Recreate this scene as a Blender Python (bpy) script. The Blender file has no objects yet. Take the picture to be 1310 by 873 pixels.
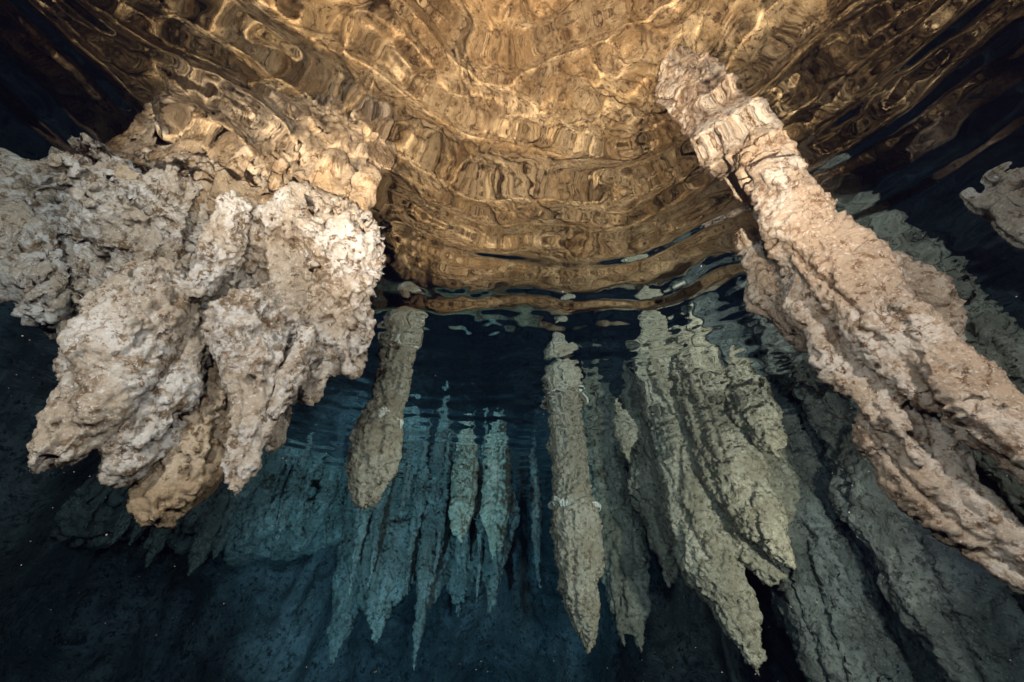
import bpy, math, random
import numpy as np

random.seed(7)
rng = np.random.default_rng(11)
scene = bpy.context.scene
col = scene.collection

# ------------------------------------------------------------------ camera geometry
F, PITCH, DEPTH = 520.0, math.radians(39.0), 1.5      # focal length in photo pixels, upward pitch, metres below the surface
CP, SP = math.cos(PITCH), math.sin(PITCH)
CAM = np.array([0.0, 0.0, -DEPTH])
AXIS = np.array([0.0, CP, SP])

def ray(px, py):
    X, Y = px - 655.0, 436.5 - py
    return np.array([X, F * CP - Y * SP, Y * CP + F * SP])

def at(px, py, h):
    """point at horizontal distance h from the camera in the direction of a photo pixel"""
    d = ray(px, py)
    return CAM + d * (h / math.hypot(d[0], d[1]))

def size(rpx, p):
    return rpx * float(np.dot(p - CAM, AXIS)) / F

def ball(px, py, h, rpx):
    """sphere whose near side is about h away"""
    p = at(px, py, h)
    r = size(rpx, p)
    d = p - CAM
    p = p + d / np.linalg.norm(d) * r
    return (p[0], p[1], p[2], r)

# ------------------------------------------------------------------ vectorised noise
def _hash(ix, iy, iz, seed):
    h = (ix.astype(np.uint32) * np.uint32(374761393) + iy.astype(np.uint32) * np.uint32(668265263)
         + iz.astype(np.uint32) * np.uint32(2147483647) + np.uint32((seed * 144269 + 12345) & 0xffffffff))
    h = (h ^ (h >> np.uint32(13))) * np.uint32(1274126177)
    h = h ^ (h >> np.uint32(16))
    h = h * np.uint32(2246822519)
    return (h ^ (h >> np.uint32(15)))

def _h01(ix, iy, iz, seed):
    return (_hash(ix, iy, iz, seed) & np.uint32(0xffffff)).astype(np.float32) / np.float32(0xffffff)

def vnoise(p, seed=0):
    """smooth noise about -1..1 (gradient noise)"""
    p = np.asarray(p, np.float32)
    i = np.floor(p).astype(np.int64)
    f = p - i
    u = f * f * f * (f * (f * 6 - 15) + 10)
    out = np.zeros(len(p), np.float32)
    for dx in (0, 1):
        wx = u[:, 0] if dx else 1 - u[:, 0]
        for dy in (0, 1):
            wy = u[:, 1] if dy else 1 - u[:, 1]
            for dz in (0, 1):
                wz = u[:, 2] if dz else 1 - u[:, 2]
                h = _hash(i[:, 0] + dx, i[:, 1] + dy, i[:, 2] + dz, seed)
                gx = (h & np.uint32(1023)).astype(np.float32) / 511.5 - 1
                gy = ((h >> np.uint32(10)) & np.uint32(1023)).astype(np.float32) / 511.5 - 1
                gz = ((h >> np.uint32(20)) & np.uint32(1023)).astype(np.float32) / 511.5 - 1
                out += wx * wy * wz * (gx * (f[:, 0] - dx) + gy * (f[:, 1] - dy) + gz * (f[:, 2] - dz))
    return out * 1.5

def fbm(p, octaves=4, seed=0, gain=0.5):
    out = np.zeros(len(p), np.float32); a = 1.0; q = np.array(p, np.float32)
    for o in range(octaves):
        out += a * vnoise(q, seed + o * 17); a *= gain; q = q * 2.03 + 5.1
    return out

def ridge(p, octaves=3, seed=0, gain=0.5):
    out = np.zeros(len(p), np.float32); a = 1.0; q = np.array(p, np.float32)
    for o in range(octaves):
        out += a * (1 - 2 * np.abs(vnoise(q, seed + o * 31))); a *= gain; q = q * 2.1 + 3.7
    return out

def worley(p, seed=0):
    """distance to the nearest cell point"""
    p = np.asarray(p, np.float32)
    i = np.floor(p).astype(np.int64)
    best = np.full(len(p), 9.0, np.float32)
    for dx in (-1, 0, 1):
        for dy in (-1, 0, 1):
            for dz in (-1, 0, 1):
                cx, cy, cz = i[:, 0] + dx, i[:, 1] + dy, i[:, 2] + dz
                d = ((cx + _h01(cx, cy, cz, seed) - p[:, 0]) ** 2 + (cy + _h01(cx, cy, cz, seed + 1) - p[:, 1]) ** 2
                     + (cz + _h01(cx, cy, cz, seed + 2) - p[:, 2]) ** 2)
                np.minimum(best, d, out=best)
    return np.sqrt(best)

# ------------------------------------------------------------------ solid rock from tapered limbs (surface nets)
def mesh_from_chains(chains, vox, k=0.05):
    allb = np.array([b for c in chains for b in c], float)
    pad = vox * 4 + k
    lo = (allb[:, :3] - allb[:, 3:4]).min(0) - pad
    hi = (allb[:, :3] + allb[:, 3:4]).max(0) + pad
    n = np.ceil((hi - lo) / vox).astype(int) + 1
    ax = [lo[i] + np.arange(n[i]) * vox for i in range(3)]
    D = np.full(n, 1.0, np.float32)
    for c in chains:
        segs = [(c[i], c[i + 1]) for i in range(len(c) - 1)] or [(c[0], c[0])]
        for a, b in segs:
            a = np.array(a); b = np.array(b)
            l = np.minimum(a[:3] - a[3], b[:3] - b[3]) - pad * 2
            u = np.maximum(a[:3] + a[3], b[:3] + b[3]) + pad * 2
            s = [max(0, int((l[i] - lo[i]) / vox)) for i in range(3)]
            e = [min(n[i], int((u[i] - lo[i]) / vox) + 2) for i in range(3)]
            X, Y, Z = np.meshgrid(ax[0][s[0]:e[0]] - a[0], ax[1][s[1]:e[1]] - a[1], ax[2][s[2]:e[2]] - a[2], indexing='ij', sparse=True)
            v = b[:3] - a[:3]; vv = float(v @ v) + 1e-9
            t = np.clip((X * v[0] + Y * v[1] + Z * v[2]) / vv, 0, 1)
            d = np.sqrt((X - t * v[0]) ** 2 + (Y - t * v[1]) ** 2 + (Z - t * v[2]) ** 2) - (a[3] + t * (b[3] - a[3]))
            sub = D[s[0]:e[0], s[1]:e[1], s[2]:e[2]]
            hh = np.clip(0.5 + 0.5 * (sub - d) / k, 0, 1)
            D[s[0]:e[0], s[1]:e[1], s[2]:e[2]] = sub * (1 - hh) + d * hh - k * hh * (1 - hh)
    return surface_nets(D, lo, vox)

def surface_nets(D, lo, vox):
    n = D.shape
    ins = D < 0
    c = np.zeros((n[0] - 1, n[1] - 1, n[2] - 1), np.uint8)
    sl = lambda d, m: slice(d, m - 1 + d)
    for dx in (0, 1):
        for dy in (0, 1):
            for dz in (0, 1):
                c += ins[sl(dx, n[0]), sl(dy, n[1]), sl(dz, n[2])]
    cells = np.argwhere((c > 0) & (c < 8))
    idx = np.full(c.shape, -1, np.int32)
    idx[cells[:, 0], cells[:, 1], cells[:, 2]] = np.arange(len(cells))
    acc = np.zeros((len(cells), 3)); cnt = np.zeros(len(cells))
    for axis in range(3):
        o = [0, 1, 2]; o.remove(axis)
        for p in (0, 1):
            for q in (0, 1):
                off = np.zeros(3, int); off[o[0]] = p; off[o[1]] = q
                A = cells + off; Bc = A.copy(); Bc[:, axis] += 1
                da = D[A[:, 0], A[:, 1], A[:, 2]]; db = D[Bc[:, 0], Bc[:, 1], Bc[:, 2]]
                m = (da < 0) != (db < 0)
                t = np.where(m, da / np.where(m, da - db, 1), 0)
                pt = A.astype(float); pt[:, axis] += t
                acc[m] += pt[m]; cnt[m] += 1
    V = lo + acc / cnt[:, None] * vox
    quads = []
    for axis in range(3):
        o = [(axis + 1) % 3, (axis + 2) % 3]
        s0 = [slice(None)] * 3; s1 = [slice(None)] * 3
        s0[axis] = slice(0, -1); s1[axis] = slice(1, None)
        a, b = ins[tuple(s0)], ins[tuple(s1)]
        e = np.argwhere(a != b)
        ok = (e[:, o[0]] > 0) & (e[:, o[1]] > 0) & (e[:, o[0]] < n[o[0]] - 1) & (e[:, o[1]] < n[o[1]] - 1)
        e = e[ok]
        q = []
        for p, r in ((0, 0), (1, 0), (1, 1), (0, 1)):
            g = e.copy(); g[:, o[0]] -= p; g[:, o[1]] -= r
            q.append(idx[g[:, 0], g[:, 1], g[:, 2]])
        q = np.stack(q, 1)
        flip = ~a[e[:, 0], e[:, 1], e[:, 2]]
        q[flip] = q[flip][:, ::-1]
        quads.append(q)
    return V, np.concatenate(quads)

def vert_normals(V, Q):
    n = np.cross(V[Q[:, 2]] - V[Q[:, 0]], V[Q[:, 3]] - V[Q[:, 1]])
    N = np.zeros_like(V)
    for k in range(Q.shape[1]):
        for a in range(3):
            N[:, a] += np.bincount(Q[:, k], n[:, a], len(V))
    return N / (np.linalg.norm(N, axis=1, keepdims=True) + 1e-12)

def smooth_mesh(V, Q, it):
    a = Q.ravel(); b = np.roll(Q, 1, 1).ravel()
    i = np.concatenate([a, b]); j = np.concatenate([b, a])
    cnt = np.bincount(i, minlength=len(V))[:, None]
    for _ in range(it):
        S = np.stack([np.bincount(i, V[j, x], len(V)) for x in range(3)], 1)
        V = V * 0.4 + 0.6 * S / cnt
    return V

def link_mesh(name, V, Q, mat, parent=None):
    me = bpy.data.meshes.new(name)
    nq, kk = Q.shape
    me.vertices.add(len(V)); me.loops.add(nq * kk); me.polygons.add(nq)
    org = np.zeros(3)
    if parent is None:
        org = np.array([V[:, 0].mean(), V[:, 1].mean(), 0.0])
    me.vertices.foreach_set('co', (V - org).astype(np.float32).ravel())
    me.loops.foreach_set('vertex_index', Q.astype(np.int32).ravel())
    me.polygons.foreach_set('loop_start', np.arange(0, nq * kk, kk, dtype=np.int32))
    me.polygons.foreach_set('loop_total', np.full(nq, kk, np.int32))
    me.update(); me.validate()
    me.polygons.foreach_set('use_smooth', np.ones(nq, bool))
    me.materials.append(mat)
    o = bpy.data.objects.new(name, me); col.objects.link(o)
    o.location = org
    if parent is not None:
        o.parent = parent
        me.vertices.foreach_set('co', (V - np.array(parent.location)).astype(np.float32).ravel())
    me.update()
    return o

def tag(o, label=None, cat=None, group=None, kind=None):
    if label: o['label'] = label
    if cat: o['category'] = cat
    if group: o['group'] = group
    if kind: o['kind'] = kind
    return o

def empty(name, loc):
    o = bpy.data.objects.new(name, None); col.objects.link(o); o.location = loc
    o.empty_display_size = 0.2
    return o

# rock skins: relief in metres, f scales every feature size
def step(x, a, b):
    t = np.clip((x - a) / (b - a), 0, 1)
    return t * t * (3 - 2 * t)

def push(V, Q, d):
    return V + vert_normals(V, Q) * d[:, None]

def skin_popcorn(V, Q, f, seed, amp=1.0):
    """knobbly drapery: drooping folds with pitted patches between smoother calcite"""
    A = np.array([1, 1, .5])
    P = V / f
    fl = np.exp(-(np.abs(vnoise(P * np.array([5.0, 5.0, 1.1]) + .3, seed + 31)) / 0.10) ** 2)
    V = push(V, Q, amp * f * (0.048 * fbm(P * A * 4.2, 4, seed) - .042 * fl))
    P = V / f
    warp = np.stack([vnoise(P * 7 + 9 * a, seed + 50 + a) for a in range(3)], 1) * 0.06
    V = push(V, Q, amp * f * 0.070 * (0.5 - worley((P * np.array([1, 1, .65]) + warp) * 5.2, seed + 33)))
    P = V / f
    w = worley((P * A + warp) * 9.0, seed + 3)
    cr = np.exp(-(np.abs(vnoise((P * np.array([1, 1, .3]) + warp) * 7.0, seed + 5)) / 0.055) ** 2) * step(vnoise(P * 3.2, seed + 6), -.25, .25)
    V = push(V, Q, amp * f * (0.026 * (0.5 - w) - 0.048 * cr))
    P = V / f
    rough = step(vnoise(P * A * 5.5, seed + 24), -.25, .30)
    w2 = worley((P * np.array([1, 1, .75]) + warp * 0.6) * 22, seed + 8)
    pit = step(vnoise((P + warp * 0.5) * 24, seed + 21), 0.10, 0.50) + 0.8 * step(vnoise((P + warp) * 13, seed + 22), 0.22, 0.55)
    d = (0.010 + 0.012 * rough) * (0.5 - w2) - 0.030 * pit * (.35 + .65 * rough)
    d += (0.0065 + 0.0045 * rough) * fbm(P * 42, 3, seed + 12, 0.72)
    return push(V, Q, f * d)

def skin_flow(V, Q, f, seed, amp=1.0):
    """flowstone: lengthwise ridges crossed by small overlapping scales"""
    P = V / f
    L = np.array([1, 1, .22])
    gr = np.exp(-(np.abs(vnoise(P * L * 6.0, seed + 15)) / 0.11) ** 2)
    V = push(V, Q, amp * f * (0.030 * fbm(P * L * 6.0, 2, seed) + .014 * fbm(P * 4, 2, seed + 2) - 0.034 * gr))
    P = V / f
    warp = np.stack([vnoise(P * 7 + 4 * a, seed + 40 + a) for a in range(3)], 1) * 0.05
    q = P + warp
    st = (P[:, 2] * 17 + 1.6 * vnoise(q * 6, seed + 6) + 0.9 * vnoise(q * 14, seed + 9)) % 1.0
    d = 0.015 * (st ** 1.4 - 0.4) * np.clip(0.5 + 1.2 * vnoise(q * 5, seed + 13), 0.0, 1.2)
    d += 0.010 * vnoise(q * np.array([13, 13, 9]), seed + 1)
    V = push(V, Q, f * d)
    P = V / f
    pit = step(vnoise((P + warp * 0.4) * np.array([20, 20, 30]), seed + 21), 0.16, 0.55)
    d = 0.009 * (0.5 - worley((P + warp * .5) * np.array([20, 20, 34]), seed + 24)) - 0.013 * pit + 0.0065 * fbm(P * 44, 3, seed + 12, 0.7)
    return push(V, Q, f * d)

def skin_flaky(V, Q, f, seed, amp=1.0):
    """craggy dripstone: deep lengthwise clefts, crusts stepping down, gritty skin"""
    P = V / f
    gr = np.exp(-(np.abs(vnoise(P * np.array([5.5, 5.5, 1.1]), seed + 15)) / 0.09) ** 2)
    V = push(V, Q, amp * f * (0.040 * fbm(P * np.array([4.5, 4.5, 2.4]), 4, seed) - 0.055 * gr))
    P = V / f
    warp = np.stack([vnoise(P * 7 + 4 * a, seed + 40 + a) for a in range(3)], 1) * 0.055
    q = P + warp
    st = (P[:, 2] * 12 + 1.5 * vnoise(q * 6, seed + 6) + 0.8 * vnoise(q * 14, seed + 9)) % 1.0
    d = 0.020 * (st ** 1.6 - 0.4) * np.clip(0.3 + 1.3 * vnoise(q * 5, seed + 13), 0.0, 1.2)
    d += 0.020 * (vnoise(q * np.array([11, 11, 9]), seed + 1) + 0.6 * (0.5 - worley(q * 13, seed + 4)))
    V = push(V, Q, f * d)
    P = V / f
    pit = step(vnoise((P + warp * 0.4) * np.array([24, 24, 30]), seed + 21), 0.12, 0.55)
    d = 0.013 * (0.5 - worley((P + warp * .5) * 22, seed + 24)) - 0.018 * pit + 0.0115 * fbm(P * 40, 3, seed + 12, 0.75)
    return push(V, Q, f * d)

def rock(name, chains, vox, mat, parent=None, skin=skin_popcorn, f=1.0, seed=1, k=0.05, smooth=2, amp=1.0):
    V, Q = mesh_from_chains(chains, vox, k)
    V = smooth_mesh(V, Q, smooth)
    # a slow wander of the whole limb first, then the skin
    V = V + 0.028 * amp * f * np.stack([fbm(V / f * 3.0 + 7 * a, 2, seed + 70 + a) for a in range(3)], 1)
    V = skin(V, Q, f, seed, amp)
    return link_mesh(name, V, Q, mat, parent)

# ------------------------------------------------------------------ materials
def lin(r, g, b): return (r, g, b, 1)

def rock_material(name, c_pale, c_mid, c_stain, scale=1.0, stain=0.5, bump=0.5, rough=0.85, spec=0.25):
    m = bpy.data.materials.new(name); m.use_nodes = True
    nt = m.node_tree; N = nt.nodes; L = nt.links
    b = N['Principled BSDF']
    b.inputs['Roughness'].default_value = rough
    b.inputs['Specular IOR Level'].default_value = spec
    tc = N.new('ShaderNodeTexCoord')
    geo = N.new('ShaderNodeNewGeometry')
    src = geo.outputs['Position']
    def noise(sc, det, rgh=0.6, dist=0.0):
        n = N.new('ShaderNodeTexNoise'); n.inputs['Scale'].default_value = sc; n.inputs['Detail'].default_value = det
        n.inputs['Roughness'].default_value = rgh; n.inputs['Distortion'].default_value = dist
        L.new(src, n.inputs['Vector']); return n.outputs['Fac']
    def ramp(f, a, bb):
        r = N.new('ShaderNodeMapRange'); r.inputs['From Min'].default_value = a; r.inputs['From Max'].default_value = bb
        r.interpolation_type = 'SMOOTHSTEP'; L.new(f, r.inputs['Value']); return r.outputs['Result']
    def mix(fac, A, B):
        x = N.new('ShaderNodeMix'); x.data_type = 'RGBA'
        if isinstance(fac, float): x.inputs['Factor'].default_value = fac
        else: L.new(fac, x.inputs['Factor'])
        for s_, v in (('A', A), ('B', B)):
            i = [q for q in x.inputs if q.name == s_ and q.type == 'RGBA'][0]
            if isinstance(v, tuple): i.default_value = v
            else: L.new(v, i)
        return [q for q in x.outputs if q.type == 'RGBA'][0]
    base = mix(ramp(noise(4.5 * scale, 5), 0.42, 0.60), c_mid, c_pale)
    st = ramp(noise(9 * scale, 8, 0.70, 0.5), 0.60 - 0.16 * stain, 0.72 - 0.16 * stain)
    base = mix(st, base, mix(ramp(noise(30 * scale, 4), .40, .60), c_stain, c_mid))
    sp = ramp(noise(38 * scale, 5, 0.72), 0.50, 0.60)
    base = mix(sp, base, mix(ramp(noise(16 * scale, 3), .42, .58), c_stain, c_mid))
    gl = ramp(noise(85 * scale, 3, 0.7), 0.56, 0.68)
    base = mix(gl, base, c_pale)
    L.new(base, b.inputs['Base Color'])
    # fine relief
    vor = N.new('ShaderNodeTexVoronoi'); vor.inputs['Scale'].default_value = 70 * scale
    L.new(src, vor.inputs['Vector'])
    add = N.new('ShaderNodeMath'); add.operation = 'MULTIPLY_ADD'
    L.new(vor.outputs['Distance'], add.inputs[0]); add.inputs[1].default_value = -0.35
    L.new(noise(120 * scale, 6, 0.75), add.inputs[2])
    bu = N.new('ShaderNodeBump'); bu.inputs['Strength'].default_value = bump; bu.inputs['Distance'].default_value = 0.017 / scale
    L.new(add.outputs[0], bu.inputs['Height']); L.new(bu.outputs['Normal'], b.inputs['Normal'])
    return m

M_PALE = rock_material('pale_dripstone', lin(.64, .55, .49), lin(.44, .325, .235), lin(.16, .09, .043), 1.0, 0.66, 1.0)
M_RING = rock_material('white_ring_rock', lin(.78, .73, .62), lin(.66, .58, .46), lin(.42, .33, .22), 1.4, 0.2, 0.5)
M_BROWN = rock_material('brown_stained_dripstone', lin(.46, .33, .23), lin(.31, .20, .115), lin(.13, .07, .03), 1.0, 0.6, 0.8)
M_PINK = rock_material('cream_dripstone', lin(.66, .52, .42), lin(.46, .31, .21), lin(.19, .095, .045), 1.0, 0.55, 1.0)
M_GREY = rock_material('grey_beige_dripstone', lin(.58, .51, .38), lin(.36, .31, .22), lin(.16, .12, .07), 0.9, 0.45, 1.0)
M_TAN = rock_material('tan_dripstone', lin(.64, .55, .41), lin(.44, .35, .24), lin(.20, .13, .07), 0.9, 0.4, 0.9)
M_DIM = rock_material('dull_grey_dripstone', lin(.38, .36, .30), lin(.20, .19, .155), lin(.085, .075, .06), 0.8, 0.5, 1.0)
M_CEIL = rock_material('ochre_cave_rock', lin(.62, .40, .22), lin(.40, .225, .10), lin(.12, .058, .024), 0.8, 0.55, 1.0)
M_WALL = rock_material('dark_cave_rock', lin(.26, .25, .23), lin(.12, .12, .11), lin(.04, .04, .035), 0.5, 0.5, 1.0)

# ------------------------------------------------------------------ rippled water surface
def ripple(x, y):
    """height of the water surface, metres"""
    w1 = fbm(np.stack([x * 1.0, y * 1.0, 0 * x], 1), 3, 91)
    w2 = fbm(np.stack([x * 1.0 + 31, y * 1.0, 0 * x], 1), 3, 92)
    xx, yy = x + 0.17 * w1, y + 0.17 * w2
    r = np.hypot(xx - 0.05, yy + 0.35)
    z = np.zeros(len(x))
    for lam, slope, ph in ((0.235, 0.060, 0.4), (0.150, 0.048, 2.0), (0.100, 0.022, 5.0), (0.39, 0.022, 1.1)):
        kk = 2 * math.pi / lam
        z += slope / kk * np.sin(kk * r + ph)
    for lam, slope, ang, ph in ((0.21, 0.018, 1.75, 0.3), (0.15, 0.010, 1.3, 1.7), (0.37, 0.014, 2.4, 4.0), (0.11, 0.009, 0.8, 2.2), (0.085, 0.008, 2.0, 0.7), (0.065, 0.008, 1.5, 3.7)):
        kk = 2 * math.pi / lam
        z += slope / kk * np.sin(kk * (xx * math.cos(ang) + yy * math.sin(ang)) + ph)
    amp = 0.55 + 0.55 * (0.5 + 0.5 * fbm(np.stack([x * 0.9, y * 0.9, 0 * x + 4], 1), 2, 95))
    z = z * amp * (0.45 + 0.90 * (1 - step(np.hypot(x, y), 1.1, 2.4)))
    z += 0.0012 * fbm(np.stack([x * 9, y * 9, 0 * x], 1), 2, 97)
    return z

na, rad = 1200, [0.02]
while rad[-1] < 11:
    rad.append(rad[-1] + max(0.009, rad[-1] * 0.0062))
rad = np.array(rad); nr = len(rad)
ang = np.linspace(0, 2 * math.pi, na, endpoint=False)
X = (rad[:, None] * np.cos(ang)).ravel(); Y = (rad[:, None] * np.sin(ang)).ravel()
V = np.stack([X, Y, ripple(X, Y)], 1)
i, j = np.meshgrid(np.arange(nr - 1), np.arange(na), indexing='ij')
j2 = (j + 1) % na
Q = np.stack([i * na + j, (i + 1) * na + j, (i + 1) * na + j2, i * na + j2], -1).reshape(-1, 4)
mw = bpy.data.materials.new('clear_water'); mw.use_nodes = True
nt = mw.node_tree; nt.nodes.clear()
g = nt.nodes.new('ShaderNodeBsdfGlass'); g.inputs['IOR'].default_value = 1.333; g.inputs['Roughness'].default_value = 0.0
out = nt.nodes.new('ShaderNodeOutputMaterial'); nt.links.new(g.outputs[0], out.inputs['Surface'])
water = link_mesh('water', V, Q, mw)
tag(water, 'rippled water surface seen from below, mirroring the stalactites and showing the ceiling', 'water', kind='structure')
water.cycles.is_caustics_caster = True

# ------------------------------------------------------------------ ceiling above the water
def sheet(name, fn, nu, nv, mat, label, cat):
    u, v = np.meshgrid(np.linspace(0, 1, nu), np.linspace(0, 1, nv), indexing='ij')
    V = fn(u.ravel(), v.ravel())
    i, j = np.meshgrid(np.arange(nu - 1), np.arange(nv - 1), indexing='ij')
    Q = np.stack([i * nv + j, (i + 1) * nv + j, (i + 1) * nv + j + 1, i * nv + j + 1], -1).reshape(-1, 4)
    o = link_mesh(name, V, Q, mat)
    tag(o, label, cat, kind='structure'); return o

def ceiling_fn(u, v):
    x = -5.0 + 9.6 * u; y = -2.6 + 8.4 * v
    r = np.hypot((x - .1) / np.where(x > 0, .92, 1.0), (y - 0.9))
    z = 1.20 - 0.100 * r ** 2 + 0.10 * np.exp(-((x - 0.3) / 1.0) ** 2 - ((y - 0.6) / 1.2) ** 2)
    P = np.stack([x, y, 0 * x], 1)
    warp = np.stack([fbm(P * 0.9 + 3 * a, 2, 200 + a) for a in range(3)], 1) * 0.35
    q = P + warp
    z += 0.16 * fbm(q * 0.8, 4, 210)
    z -= 0.10 * (0.5 - worley(q * 2.3, 213))
    z += 0.10 * np.exp(-(np.abs(vnoise(q * 1.7, 217)) / 0.07) ** 2)
    z -= 0.050 * (0.5 - worley(q * 6.5, 219))
    z += 0.045 * np.exp(-(np.abs(vnoise(q * 4.3, 227)) / 0.06) ** 2) * step(vnoise(q * 1.5, 228), -.2, .3)
    z += 0.040 * step(vnoise(q * 11, 229), 0.12, 0.5) - 0.020 * (0.5 - worley(q * 17, 231))
    z += 0.035 * np.clip(fbm(q * 7, 3, 220), 0, 1)
    z += 0.018 * fbm(q * 22, 3, 223, .65)
    z -= 0.60 * np.exp(-(((x + .55) / .60) ** 2 + ((y - 2.55) / .60) ** 2) ** 1.5)
    z = 0.05 + 0.5 * (z - 0.05 + np.sqrt((z - 0.05) ** 2 + 0.02))
    # the ceiling comes down to the water at its far rim
    return np.stack([x, y, z], 1)
ceil = sheet('cave_ceiling', ceiling_fn, 1200, 900, M_CEIL, 'ochre brown cave ceiling above the water, seen through the ripples', 'cave ceiling')

# ------------------------------------------------------------------ cave wall under water
def wall_fn(u, v):
    az = np.radians(-105 + 210 * u)
    z = 1.2 - 7.2 * v
    D = 6.3 - 1.6 * np.sin(az) ** 2 - 0.9 * np.clip(np.sin(az), 0, 1) + 0.25 * np.clip(-z, 0, 9)
    P = np.stack([np.sin(az) * 5, np.cos(az) * 5, z * 0.45], 1)
    warp = np.stack([fbm(P * 0.6 + 3 * a, 2, 300 + a) for a in range(3)], 1) * 0.4
    q = P + warp
    D = D + 0.65 * fbm(q * 0.55, 3, 310) - 0.45 * ridge(q * np.array([1, 1, .7]) * .8, 3, 330) + 0.30 * np.abs(vnoise(q * 1.3, 313))
    P2 = np.stack([np.sin(az) * 5, np.cos(az) * 5, z], 1) + warp
    D = D + 0.10 * fbm(P2 * 2.2, 4, 322) - 0.20 * (0.5 - worley(P2 * np.array([2.4, 2.4, 1.4]), 315)) - 0.05 * (0.5 - worley(P2 * 6, 316)) + 0.05 * fbm(P2 * 6, 3, 318)
    return np.stack([D * np.sin(az), D * np.cos(az), z], 1)
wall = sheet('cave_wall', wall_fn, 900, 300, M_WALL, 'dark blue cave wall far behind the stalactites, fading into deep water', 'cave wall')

# ------------------------------------------------------------------ near left cluster
def up(p, r, z1=1.45, r1=None):
    """carry a limb from its root straight up to the ceiling"""
    r1 = r1 or r
    return [(p[0], p[1], p[2], r), (p[0], p[1], z1, r1)]

left = empty('stalactite_cluster', (-1.2, 1.1, 0))
tag(left, 'large pale knobbly cluster of fused stalactites filling the near left side', 'stalactites')
M_body = [
    [ball(110, 235, 1.74, 36), ball(150, 285, 1.66, 42), ball(190, 345, 1.60, 44)],
    [ball(175, 225, 1.66, 34), ball(205, 285, 1.56, 42), ball(225, 345, 1.56, 44)],
    [ball(240, 250, 1.50, 32), ball(250, 310, 1.50, 38), ball(235, 390, 1.60, 42)],
    [ball(120, 300, 1.80, 36), ball(150, 380, 1.74, 38), ball(175, 420, 1.74, 30)],
    [ball(285, 320, 1.48, 34), ball(272, 420, 1.58, 36), ball(266, 480, 1.60, 30)],
    [ball(325, 295, 1.30, 38), ball(330, 370, 1.44, 40), ball(310, 440, 1.58, 36)],
    [ball(370, 270, 1.18, 32), ball(380, 340, 1.28, 38), ball(378, 420, 1.38, 36)],
    [ball(425, 295, 1.08, 44), ball(430, 355, 1.16, 46), ball(418, 415, 1.27, 38)],
    [ball(462, 300, 1.07, 26), ball(462, 360, 1.15, 32), ball(450, 425, 1.26, 28), ball(442, 470, 1.32, 12)],
    [ball(410, 440, 1.32, 32), ball(400, 508, 1.36, 13)],
    [ball(380, 450, 1.38, 26), ball(372, 500, 1.42, 12)],
]
neck = []
for a, r in ((ball(410, 285, 1.10, 56), .19), (ball(320, 285, 1.24, 56), .21), (ball(240, 290, 1.48, 54), .23), (ball(150, 260, 1.66, 50), .22)):
    u = np.array(a[:2]) / math.hypot(a[0], a[1])
    neck.append([(a[0] + u[0] * .06, a[1] + u[1] * .06, .06, r * .75), (a[0] + u[0] * .15, a[1] + u[1] * .15, .3, r * .75), (a[0] + u[0] * .55, a[1] + u[1] * .55, 1.0, r * 1.1)])
rock('neck', neck, 0.012, M_BROWN, left, skin_popcorn, 1.1, 2)
rock('rock_mass', M_body, 0.0065, M_PALE, left, skin_popcorn, 1.0, 3)
fingers = [
    ([[ball(195, 385, 1.40, 56), ball(150, 450, 1.37, 58), ball(106, 530, 1.40, 44), ball(72, 572, 1.42, 38)]], .9),
    ([[ball(238, 430, 1.42, 42), ball(208, 505, 1.42, 38), ball(176, 560, 1.44, 37), ball(162, 590, 1.46, 28)]], .8),
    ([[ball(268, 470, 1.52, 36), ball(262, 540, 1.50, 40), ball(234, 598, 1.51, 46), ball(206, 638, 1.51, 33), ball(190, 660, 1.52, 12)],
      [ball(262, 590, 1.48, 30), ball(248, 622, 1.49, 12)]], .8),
    ([[ball(318, 418, 1.22, 50), ball(330, 475, 1.24, 40), ball(320, 545, 1.27, 27), ball(308, 596, 1.29, 19), ball(298, 628, 1.31, 10)],
      [ball(365, 420, 1.27, 36), ball(352, 470, 1.33, 24)]], .75),
    ([[ball(392, 425, 1.17, 14), ball(374, 480, 1.20, 15), ball(353, 528, 1.24, 11)]], .45),
    ([[ball(355, 500, 1.48, 20), ball(346, 562, 1.53, 15)]], .5),
    ([[ball(300, 262, 1.22, 20), ball(276, 320, 1.27, 24), ball(256, 368, 1.34, 18)]], .6),
]
for n, (c, f) in enumerate(fingers):
    rock('stalactite', c, 0.006, M_BROWN if n == 2 else M_PALE, left, skin_popcorn, f, 20 + n * 7, k=0.04, amp=.4 if n in (3, 4) else .5)  # third finger: brown rock, with its shaded tone also put into the colour

outcrop = rock('rock_outcrop', [[ball(35, 250, 2.1, 42), ball(20, 330, 2.05, 40), ball(60, 395, 2.0, 30)], [ball(85, 330, 2.0, 32), ball(60, 395, 2.0, 30)],
                                [ball(35, 250, 2.1, 42), ball(-60, 300, 2.3, 60)]], 0.010, M_PALE, None, skin_popcorn, 1.0, 77)
tag(outcrop, 'pale rock lump at the left edge, behind the large knobbly cluster', 'rock')

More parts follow.
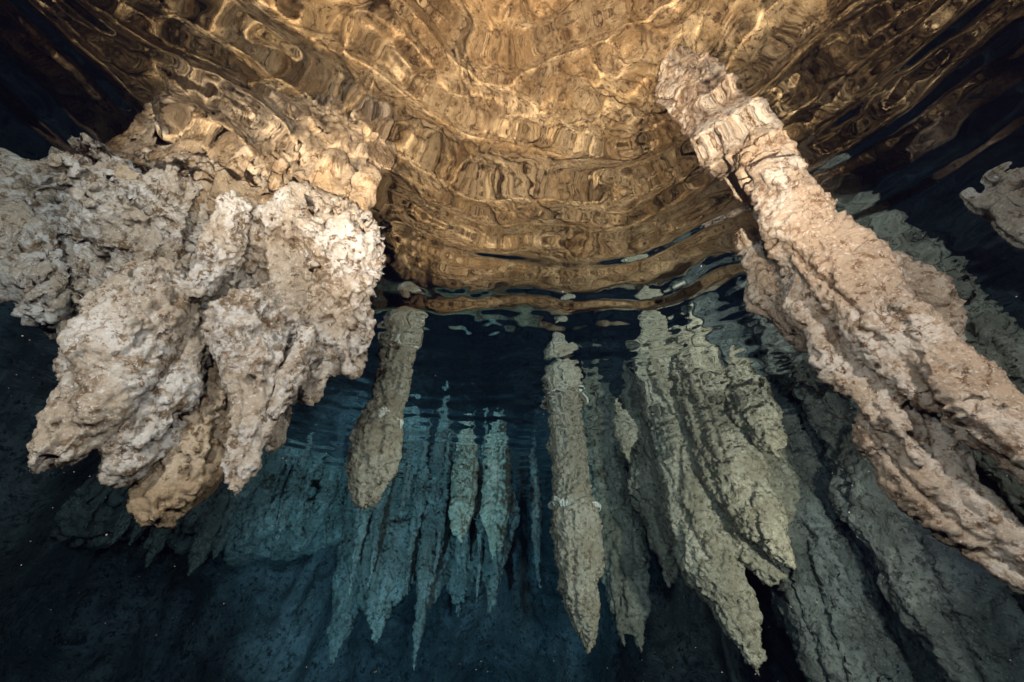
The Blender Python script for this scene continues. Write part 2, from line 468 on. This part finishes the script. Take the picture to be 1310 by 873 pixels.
# ------------------------------------------------------------------ near right column
right = empty('dripstone_column', (1.1, 1.0, 0))
tag(right, 'cream flaky dripstone column slanting in from the right, splitting into two prongs', 'stalactite')
R_body = [
    [ball(992, 235, 1.28, 38), ball(1025, 300, 1.33, 46), ball(1075, 375, 1.38, 63), ball(1132, 430, 1.40, 62), ball(1160, 470, 1.42, 42)],
    [ball(1045, 400, 1.44, 40), ball(1090, 470, 1.45, 30), ball(1135, 530, 1.46, 19), ball(1180, 580, 1.48, 6)],
]
p = ball(990, 236, 1.30, 34)
rock('neck', [[(p[0], p[1], p[2] - .1, p[3]), (p[0] + .02, p[1] + .03, .30, .15), (p[0] + .10, p[1] + .14, 1.05, .17)]], 0.010, M_PINK, right, skin_flaky, .9, 4)
rock('column_trunk', R_body, 0.0065, M_PINK, right, skin_flow, 1.0, 5)
rock('prong', [[ball(1145, 425, 1.36, 46), ball(1210, 488, 1.38, 48), ball(1265, 542, 1.41, 42), ball(1325, 590, 1.44, 35), ball(1410, 660, 1.5, 12)]], 0.0065, M_PINK, right, skin_flow, .9, 9)
rock('prong', [[ball(1125, 566, 1.54, 26), ball(1180, 616, 1.54, 37), ball(1248, 676, 1.56, 40), ball(1310, 722, 1.58, 34), ball(1400, 800, 1.6, 10)], [ball(1150, 500, 1.52, 30), ball(1195, 570, 1.56, 30), ball(1250, 650, 1.58, 30)],
               [ball(1125, 568, 1.54, 18), ball(1125, 490, 1.60, 24), ball(1085, 410, 1.56, 32)]], 0.0065, M_PINK, right, skin_flow, .8, 15)
rock('flank', [[ball(968, 320, 1.62, 22), ball(985, 375, 1.62, 32), ball(1020, 420, 1.62, 28)], [ball(1135, 355, 1.72, 30), ball(1170, 390, 1.76, 34), ball(1200, 440, 1.8, 26)],
               [ball(985, 375, 1.62, 32), ball(1120, 390, 1.68, 50)]], 0.010, M_PINK, right, skin_flow, 1.0, 25)

# ------------------------------------------------------------------ single stalactites
def vertical(px, py, D, prof, jit=0.03, seed=0):
    """chain hanging at distance D whose tip is on a photo pixel; prof = [(height above tip, radius)...]"""
    p = at(px, py, D); r_ = random.Random(seed)
    return [(p[0] + r_.uniform(-jit, jit), p[1] + r_.uniform(-jit, jit), p[2] + hh, rr) for hh, rr in prof]

def ring(name, c, z, r, tube, parent, seed):
    """uneven pale crust in broken arcs, not a hoop"""
    ch, cur = [], []
    for t in range(73):
        a = 2 * math.pi * t / 72
        e = np.array([[math.cos(a) * 2, math.sin(a) * 2, seed * 1.7]])
        q = vnoise(e, seed)[0]; g = vnoise(e * 1.6 + 4, seed + 3)[0]
        rr = tube * (0.9 + 1.6 * g)
        if rr > tube * .45:
            cur.append((c[0] + (r + .015 * q) * math.cos(a), c[1] + (r + .015 * q) * math.sin(a), z + .06 * q, rr))
        elif cur:
            ch.append(cur); cur = []
    if cur: ch.append(cur)
    return rock(name, ch, 0.006, M_RING, parent, skin_popcorn, 0.3, seed, k=0.02)

S1 = vertical(466, 646, 2.45, [(.02, .04), (.08, .085), (.22, .13), (.40, .14), (.52, .112), (.72, .105), (.92, .115)], .012, 3)
t = empty('stalactite', (S1[3][0], S1[3][1], 0))
tag(t, 'tan club shaped stalactite just right of the large pale cluster', 'stalactite')
rock('shaft', [S1], 0.008, M_TAN, t, skin_flaky, .8, 41, amp=.35)
ring('pale_ring', S1[4], S1[0][2] + .50, .114, .015, t, 5)

S2 = vertical(750, 832, 3.36, [(.0, .022), (.10, .06), (.22, .09), (.30, .115), (.52, .165), (.75, .178), (.88, .165), (1.05, .145), (1.4, .155), (1.75, .18)], .015, 5)
t = empty('stalactite', (S2[3][0], S2[3][1], 0))
tag(t, 'long pointed tan stalactite hanging alone right of the middle, left of the grey cluster', 'stalactite')
rock('shaft', [S2, [S2[3], (S2[3][0] - .12, S2[3][1] + .02, S2[0][2] + .36, .03)]], 0.009, M_TAN, t, skin_flaky, .9, 47, amp=.35)
ring('pale_ring', S2[5], S2[0][2] + .90, .176, .017, t, 8)

# ------------------------------------------------------------------ cluster right of the centre
cl = empty('stalactite_cluster', tuple(at(900, 560, 3.4)[:2]) + (0,))
tag(cl, 'greenish grey cluster of pointed stalactites right of the long central one', 'stalactites')
def root_of(b, r, z1=0.9, r1=None):
    return up(b, r, z1, r1)
a = ball(905, 545, 3.45, 42); b = ball(858, 545, 3.5, 42)
rock('rock_mass', [root_of(a, .30, .30, .3), root_of(b, .30, .30, .3), [ball(870, 555, 3.48, 42), ball(895, 620, 3.5, 44), ball(915, 690, 3.55, 34)],
                   [ball(835, 545, 3.45, 30), ball(838, 620, 3.6, 34), ball(850, 690, 3.7, 20), ball(858, 752, 3.75, 4)],
                   [ball(955, 540, 3.5, 34), ball(985, 620, 3.55, 28), ball(1000, 660, 3.6, 12)]], 0.012, M_GREY, cl, skin_flaky, 1.1, 61, amp=.65)
CF = [
    [[ball(900, 530, 3.12, 34), ball(935, 600, 3.10, 41), ball(968, 660, 3.12, 34), ball(998, 704, 3.16, 14), ball(1016, 726, 3.2, 3)]],
    [[ball(945, 490, 2.98, 26), ball(966, 528, 2.98, 25), ball(985, 562, 3.0, 14), ball(1000, 588, 3.04, 3)]],
    [[ball(868, 560, 3.25, 34), ball(885, 645, 3.25, 38), ball(910, 725, 3.25, 38), ball(943, 790, 3.28, 23), ball(974, 866, 3.3, 3)],
     [ball(925, 730, 3.3, 22), ball(950, 770, 3.3, 14), ball(962, 800, 3.32, 3)]],
    [[ball(915, 640, 3.32, 26), ball(950, 700, 3.30, 22), ball(985, 732, 3.3, 12), ball(1004, 738, 3.3, 3)]],
    [[ball(802, 520, 3.05, 16), ball(800, 555, 3.05, 13), ball(803, 586, 3.06, 4)], [ball(800, 535, 3.05, 18), ball(825, 532, 3.2, 24), ball(855, 540, 3.4, 30)], [ball(800, 515, 3.05, 18), ball(840, 520, 3.5, 26)]],
]
for n, c in enumerate(CF):
    rock('stalactite', c, 0.0095, M_GREY, cl, skin_flaky, .95, 65 + n * 5, k=0.05, amp=.55)

pr = empty('stalactite_pair', tuple(at(800, 640, 4.4)[:2]) + (0,))
tag(pr, 'dull green stalactites with forked tips, behind and right of the long central one', 'stalactites')
PF = [[[ball(768, 560, 4.05, 32), ball(776, 640, 4.05, 40), ball(795, 715, 4.05, 36), ball(808, 775, 4.08, 21), ball(818, 830, 4.1, 4)],
       [ball(793, 750, 4.08, 18), ball(797, 828, 4.1, 3)]],
      [[ball(745, 600, 4.2, 26), ball(735, 690, 4.2, 20), ball(722, 745, 4.2, 5)]]]
for n, c in enumerate(PF):
    b0 = c[0][0]; c.append([b0, (b0[0], b0[1], .3, .25)])
    rock('stalactite', c, 0.013, M_GREY, pr, skin_flaky, 1.1, 91 + n * 6, amp=.6)

# ------------------------------------------------------------------ rock ridges behind on the right
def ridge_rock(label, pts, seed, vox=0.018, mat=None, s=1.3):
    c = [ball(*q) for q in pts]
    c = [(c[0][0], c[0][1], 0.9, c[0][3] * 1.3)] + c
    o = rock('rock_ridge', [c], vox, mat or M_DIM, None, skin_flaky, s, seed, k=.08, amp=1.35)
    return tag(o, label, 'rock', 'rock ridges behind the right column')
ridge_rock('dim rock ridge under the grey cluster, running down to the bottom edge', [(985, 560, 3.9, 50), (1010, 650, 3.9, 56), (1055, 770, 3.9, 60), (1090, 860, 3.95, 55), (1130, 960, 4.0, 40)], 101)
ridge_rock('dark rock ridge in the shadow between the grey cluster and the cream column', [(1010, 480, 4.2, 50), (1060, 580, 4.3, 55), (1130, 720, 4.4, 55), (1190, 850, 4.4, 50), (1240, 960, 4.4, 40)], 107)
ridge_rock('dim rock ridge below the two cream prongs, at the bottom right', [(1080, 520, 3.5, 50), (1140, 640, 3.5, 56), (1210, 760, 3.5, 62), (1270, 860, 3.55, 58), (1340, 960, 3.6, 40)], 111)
ridge_rock('dull green rock face at the right edge, above the cream column', [(1215, 440, 2.9, 50), (1270, 480, 2.8, 60), (1330, 560, 2.8, 66), (1420, 680, 2.8, 60), (1480, 760, 2.8, 40)], 117, .014, M_GREY, 1.1)
ro = rock('rock_outcrop', [[ball(1275, 245, 2.3, 26), ball(1285, 280, 2.3, 22)], [ball(1330, 250, 2.25, 36), ball(1330, 285, 2.25, 26)], [ball(1330, 265, 2.25, 40), ball(1400, 250, 2.5, 70)]], 0.010, M_PALE, None, skin_popcorn, 1.0, 121)
tag(ro, 'grey rock lump hanging at the right edge beside dark water', 'rock')

# ------------------------------------------------------------------ far curtain and small stalactites
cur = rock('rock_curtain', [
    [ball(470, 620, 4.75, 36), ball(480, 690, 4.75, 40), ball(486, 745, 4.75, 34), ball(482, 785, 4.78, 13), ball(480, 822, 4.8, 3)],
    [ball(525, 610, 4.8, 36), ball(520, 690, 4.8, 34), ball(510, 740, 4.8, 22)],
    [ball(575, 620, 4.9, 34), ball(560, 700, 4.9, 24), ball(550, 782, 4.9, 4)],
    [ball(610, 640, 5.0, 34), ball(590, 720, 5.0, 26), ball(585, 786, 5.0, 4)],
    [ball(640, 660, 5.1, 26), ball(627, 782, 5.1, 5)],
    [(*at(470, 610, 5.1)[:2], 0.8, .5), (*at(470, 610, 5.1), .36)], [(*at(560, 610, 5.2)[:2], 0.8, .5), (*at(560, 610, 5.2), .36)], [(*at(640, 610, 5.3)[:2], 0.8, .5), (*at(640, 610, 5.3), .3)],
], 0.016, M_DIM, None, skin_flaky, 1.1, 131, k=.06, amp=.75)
tag(cur, 'blue green rock curtain with pointed tips, far behind the central stalactites', 'rock')

FAR = [
    (588, 694, 4.05, .115, 'banded grey stalactite in front of the blue curtain, left one of the bright pair'),
    (633, 714, 4.05, .135, 'thicker banded grey stalactite in front of the blue curtain, right one of the bright pair'),
    (611, 668, 4.35, .07, 'thin dim stalactite between the two banded grey ones'),
    (530, 858, 4.7, .085, 'longest needle shaped stalactite, reaching the bottom edge below the blue curtain'),
    (553, 640, 4.5, .07, 'thin blue stalactite left of the two banded grey ones'),
    (424, 850, 5.2, .19, 'broad dark blue stalactite low beside the blue curtain'),
    (183, 728, 4.9, .10, 'small blunt blue stalactite below the tip of the large pale cluster'),
    (243, 737, 4.9, .12, 'largest of the small blue stalactites, under the pale cluster'),
    (272, 716, 4.95, .09, 'small blue stalactite next to the largest of the row, under the pale cluster'),
    (314, 692, 5.0, .09, 'small blue stalactite at the right end of the row, under the slender pale tip'),
    (140, 698, 4.9, .08, 'small blue stalactite at the left end of the row, under the pale cluster'),
]
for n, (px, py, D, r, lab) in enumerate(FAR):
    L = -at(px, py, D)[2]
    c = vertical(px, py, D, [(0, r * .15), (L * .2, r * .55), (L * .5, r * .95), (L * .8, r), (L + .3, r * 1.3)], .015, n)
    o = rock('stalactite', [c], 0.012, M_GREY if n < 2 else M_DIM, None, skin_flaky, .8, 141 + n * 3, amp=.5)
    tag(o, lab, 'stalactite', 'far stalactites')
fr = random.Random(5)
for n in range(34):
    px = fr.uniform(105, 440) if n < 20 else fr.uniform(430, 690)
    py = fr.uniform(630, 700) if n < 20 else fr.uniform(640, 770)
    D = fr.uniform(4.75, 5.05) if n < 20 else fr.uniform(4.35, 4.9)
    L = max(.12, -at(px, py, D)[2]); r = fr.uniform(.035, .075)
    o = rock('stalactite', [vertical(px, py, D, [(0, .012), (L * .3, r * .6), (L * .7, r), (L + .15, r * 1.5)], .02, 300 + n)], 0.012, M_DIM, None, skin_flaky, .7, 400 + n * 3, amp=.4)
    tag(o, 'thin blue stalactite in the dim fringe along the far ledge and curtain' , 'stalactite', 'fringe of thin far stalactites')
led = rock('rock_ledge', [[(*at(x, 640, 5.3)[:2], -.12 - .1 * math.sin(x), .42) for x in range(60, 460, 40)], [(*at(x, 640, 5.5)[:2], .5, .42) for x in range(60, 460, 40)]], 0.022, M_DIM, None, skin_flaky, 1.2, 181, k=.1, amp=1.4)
tag(led, 'long blue rock ledge at the waterline with small stalactites, behind the pale cluster', 'rock')

# ------------------------------------------------------------------ water turbidity
def haze_box():
    import itertools
    lo, hi = (-14, -14, -9), (14, 14, 3.2)
    V = np.array([[(lo, hi)[a][0], (lo, hi)[b][1], (lo, hi)[c][2]] for a in (0, 1) for b in (0, 1) for c in (0, 1)], float)
    Q = np.array([[0, 1, 3, 2], [4, 6, 7, 5], [0, 4, 5, 1], [2, 3, 7, 6], [0, 2, 6, 4], [1, 5, 7, 3]])
    m = bpy.data.materials.new('blue_water_haze'); m.use_nodes = True
    nt = m.node_tree; nt.nodes.clear()
    v = nt.nodes.new('ShaderNodeVolumePrincipled'); o_ = nt.nodes.new('ShaderNodeOutputMaterial')
    v.inputs['Density'].default_value = 0.165
    v.inputs['Color'].default_value = (.0011, .0012, .0036, 1)
    v.inputs['Absorption Color'].default_value = (.0, .22, .52, 1)
    nt.links.new(v.outputs[0], o_.inputs['Volume'])
    o = link_mesh('haze', V, Q, m); tag(o, 'clear blue tinted water that dims and cools far rock', 'haze', kind='stuff')
haze_box()

sp_ = random.Random(2)
VV, QQ = [], []
for n in range(420):
    h = sp_.uniform(.9, 4.2); d = ray(sp_.uniform(0, 1310), sp_.uniform(330, 873))
    p = CAM + d / np.linalg.norm(d) * h; r = sp_.uniform(.0006, .0016) * (.6 + .4 * h)
    if p[2] > -.06: continue
    b0 = len(VV)
    for q in ((1, 0, 0), (-1, 0, 0), (0, 1, 0), (0, -1, 0), (0, 0, 1), (0, 0, -1)):
        VV.append(p + np.array(q) * r * np.array([sp_.uniform(.6, 1.4) for _ in range(3)]))
    QQ += [[b0 + a_ for a_ in t_] for t_ in ((0, 2, 4), (2, 1, 4), (1, 3, 4), (3, 0, 4), (2, 0, 5), (1, 2, 5), (3, 1, 5), (0, 3, 5))]
silt = link_mesh('drifting_silt', np.array(VV), np.array(QQ), M_PALE)
tag(silt, 'fine pale specks of silt drifting in the dark water', 'silt', kind='stuff')

# ------------------------------------------------------------------ lights
def spot(name, loc, target, power, color, angle=110, radius=0.04, blend=0.6):
    l = bpy.data.lights.new(name, 'SPOT'); l.energy = power; l.color = color
    l.spot_size = math.radians(angle); l.spot_blend = blend; l.shadow_soft_size = radius
    l.cycles.is_caustics_light = True
    o = bpy.data.objects.new(name, l); col.objects.link(o); o.location = loc
    from mathutils import Vector
    o.rotation_euler = (Vector(target) - Vector(loc)).to_track_quat('-Z', 'Y').to_euler()
    return o
spot('strobe_and_fill', (-1.0, -0.45, -0.75), (-0.8, 2.0, -0.7), 135, (1, .87, .77), 140)
spot('strobe_and_fill', (-0.22, -0.45, -1.15), (-0.6, 2.0, -0.7), 95, (1, .87, .76), 145)  # added frontal fill near the camera, brightens the club shaped stalactite
spot('strobe_and_fill', (0.80, -0.45, -0.80), (0.5, 2.0, -0.9), 175, (1, .84, .73), 160)
spot('strobe_and_fill', (0.08, -0.3, -1.9), (0.10, -0.18, -0.6), 1250, (1, .67, .45), 96, .008, .65)  # added beam aimed upward through the ripples to brighten the ceiling
spot('ceiling_fill', (0.15, 0.7, 0.35), (0.15, 1.5, 1.3), 95, (1, .66, .44), 175)  # added unseen fill in the air, lifts the far ceiling
spot('strobe_and_fill', (1.6, 1.5, -1.2), (0.5, 3.2, -0.8), 165, (1, .79, .60), 150)  # added light tucked behind the right column, rakes across the grey cluster
spot('strobe_and_fill', (-1.0, 2.4, -2.2), (-0.9, 4.9, -0.5), 290, (.58, .95, 1), 84)  # added unseen fill, its teal colour brightens and tints the far curtain

for o in bpy.data.objects:
    if o.type == 'MESH' and o.name != 'water' and o.name != 'haze':
        o.cycles.is_caustics_receiver = True

w = bpy.data.worlds.new('World'); scene.world = w; w.use_nodes = True
w.node_tree.nodes['Background'].inputs[0].default_value = (.10, .16, .40, 1)
w.node_tree.nodes['Background'].inputs[1].default_value = 0.02

# ------------------------------------------------------------------ camera and render settings
c = bpy.data.cameras.new('camera'); co = bpy.data.objects.new('camera', c); col.objects.link(co)
c.sensor_width = 36; c.lens = 36 * F / 1310; c.clip_start = .02; c.clip_end = 200
co.location = CAM; co.rotation_euler = (math.pi / 2 + PITCH, 0, 0)
scene.camera = co
scene.view_settings.view_transform = 'Standard'; scene.view_settings.look = 'None'
scene.view_settings.exposure = 0; scene.view_settings.gamma = 1
cy = scene.cycles
cy.max_bounces = 8; cy.diffuse_bounces = 2; cy.glossy_bounces = 4; cy.transmission_bounces = 6; cy.volume_bounces = 0
cy.caustics_reflective = False; cy.caustics_refractive = True
cy.sample_clamp_indirect = 3.0; cy.use_denoising = True
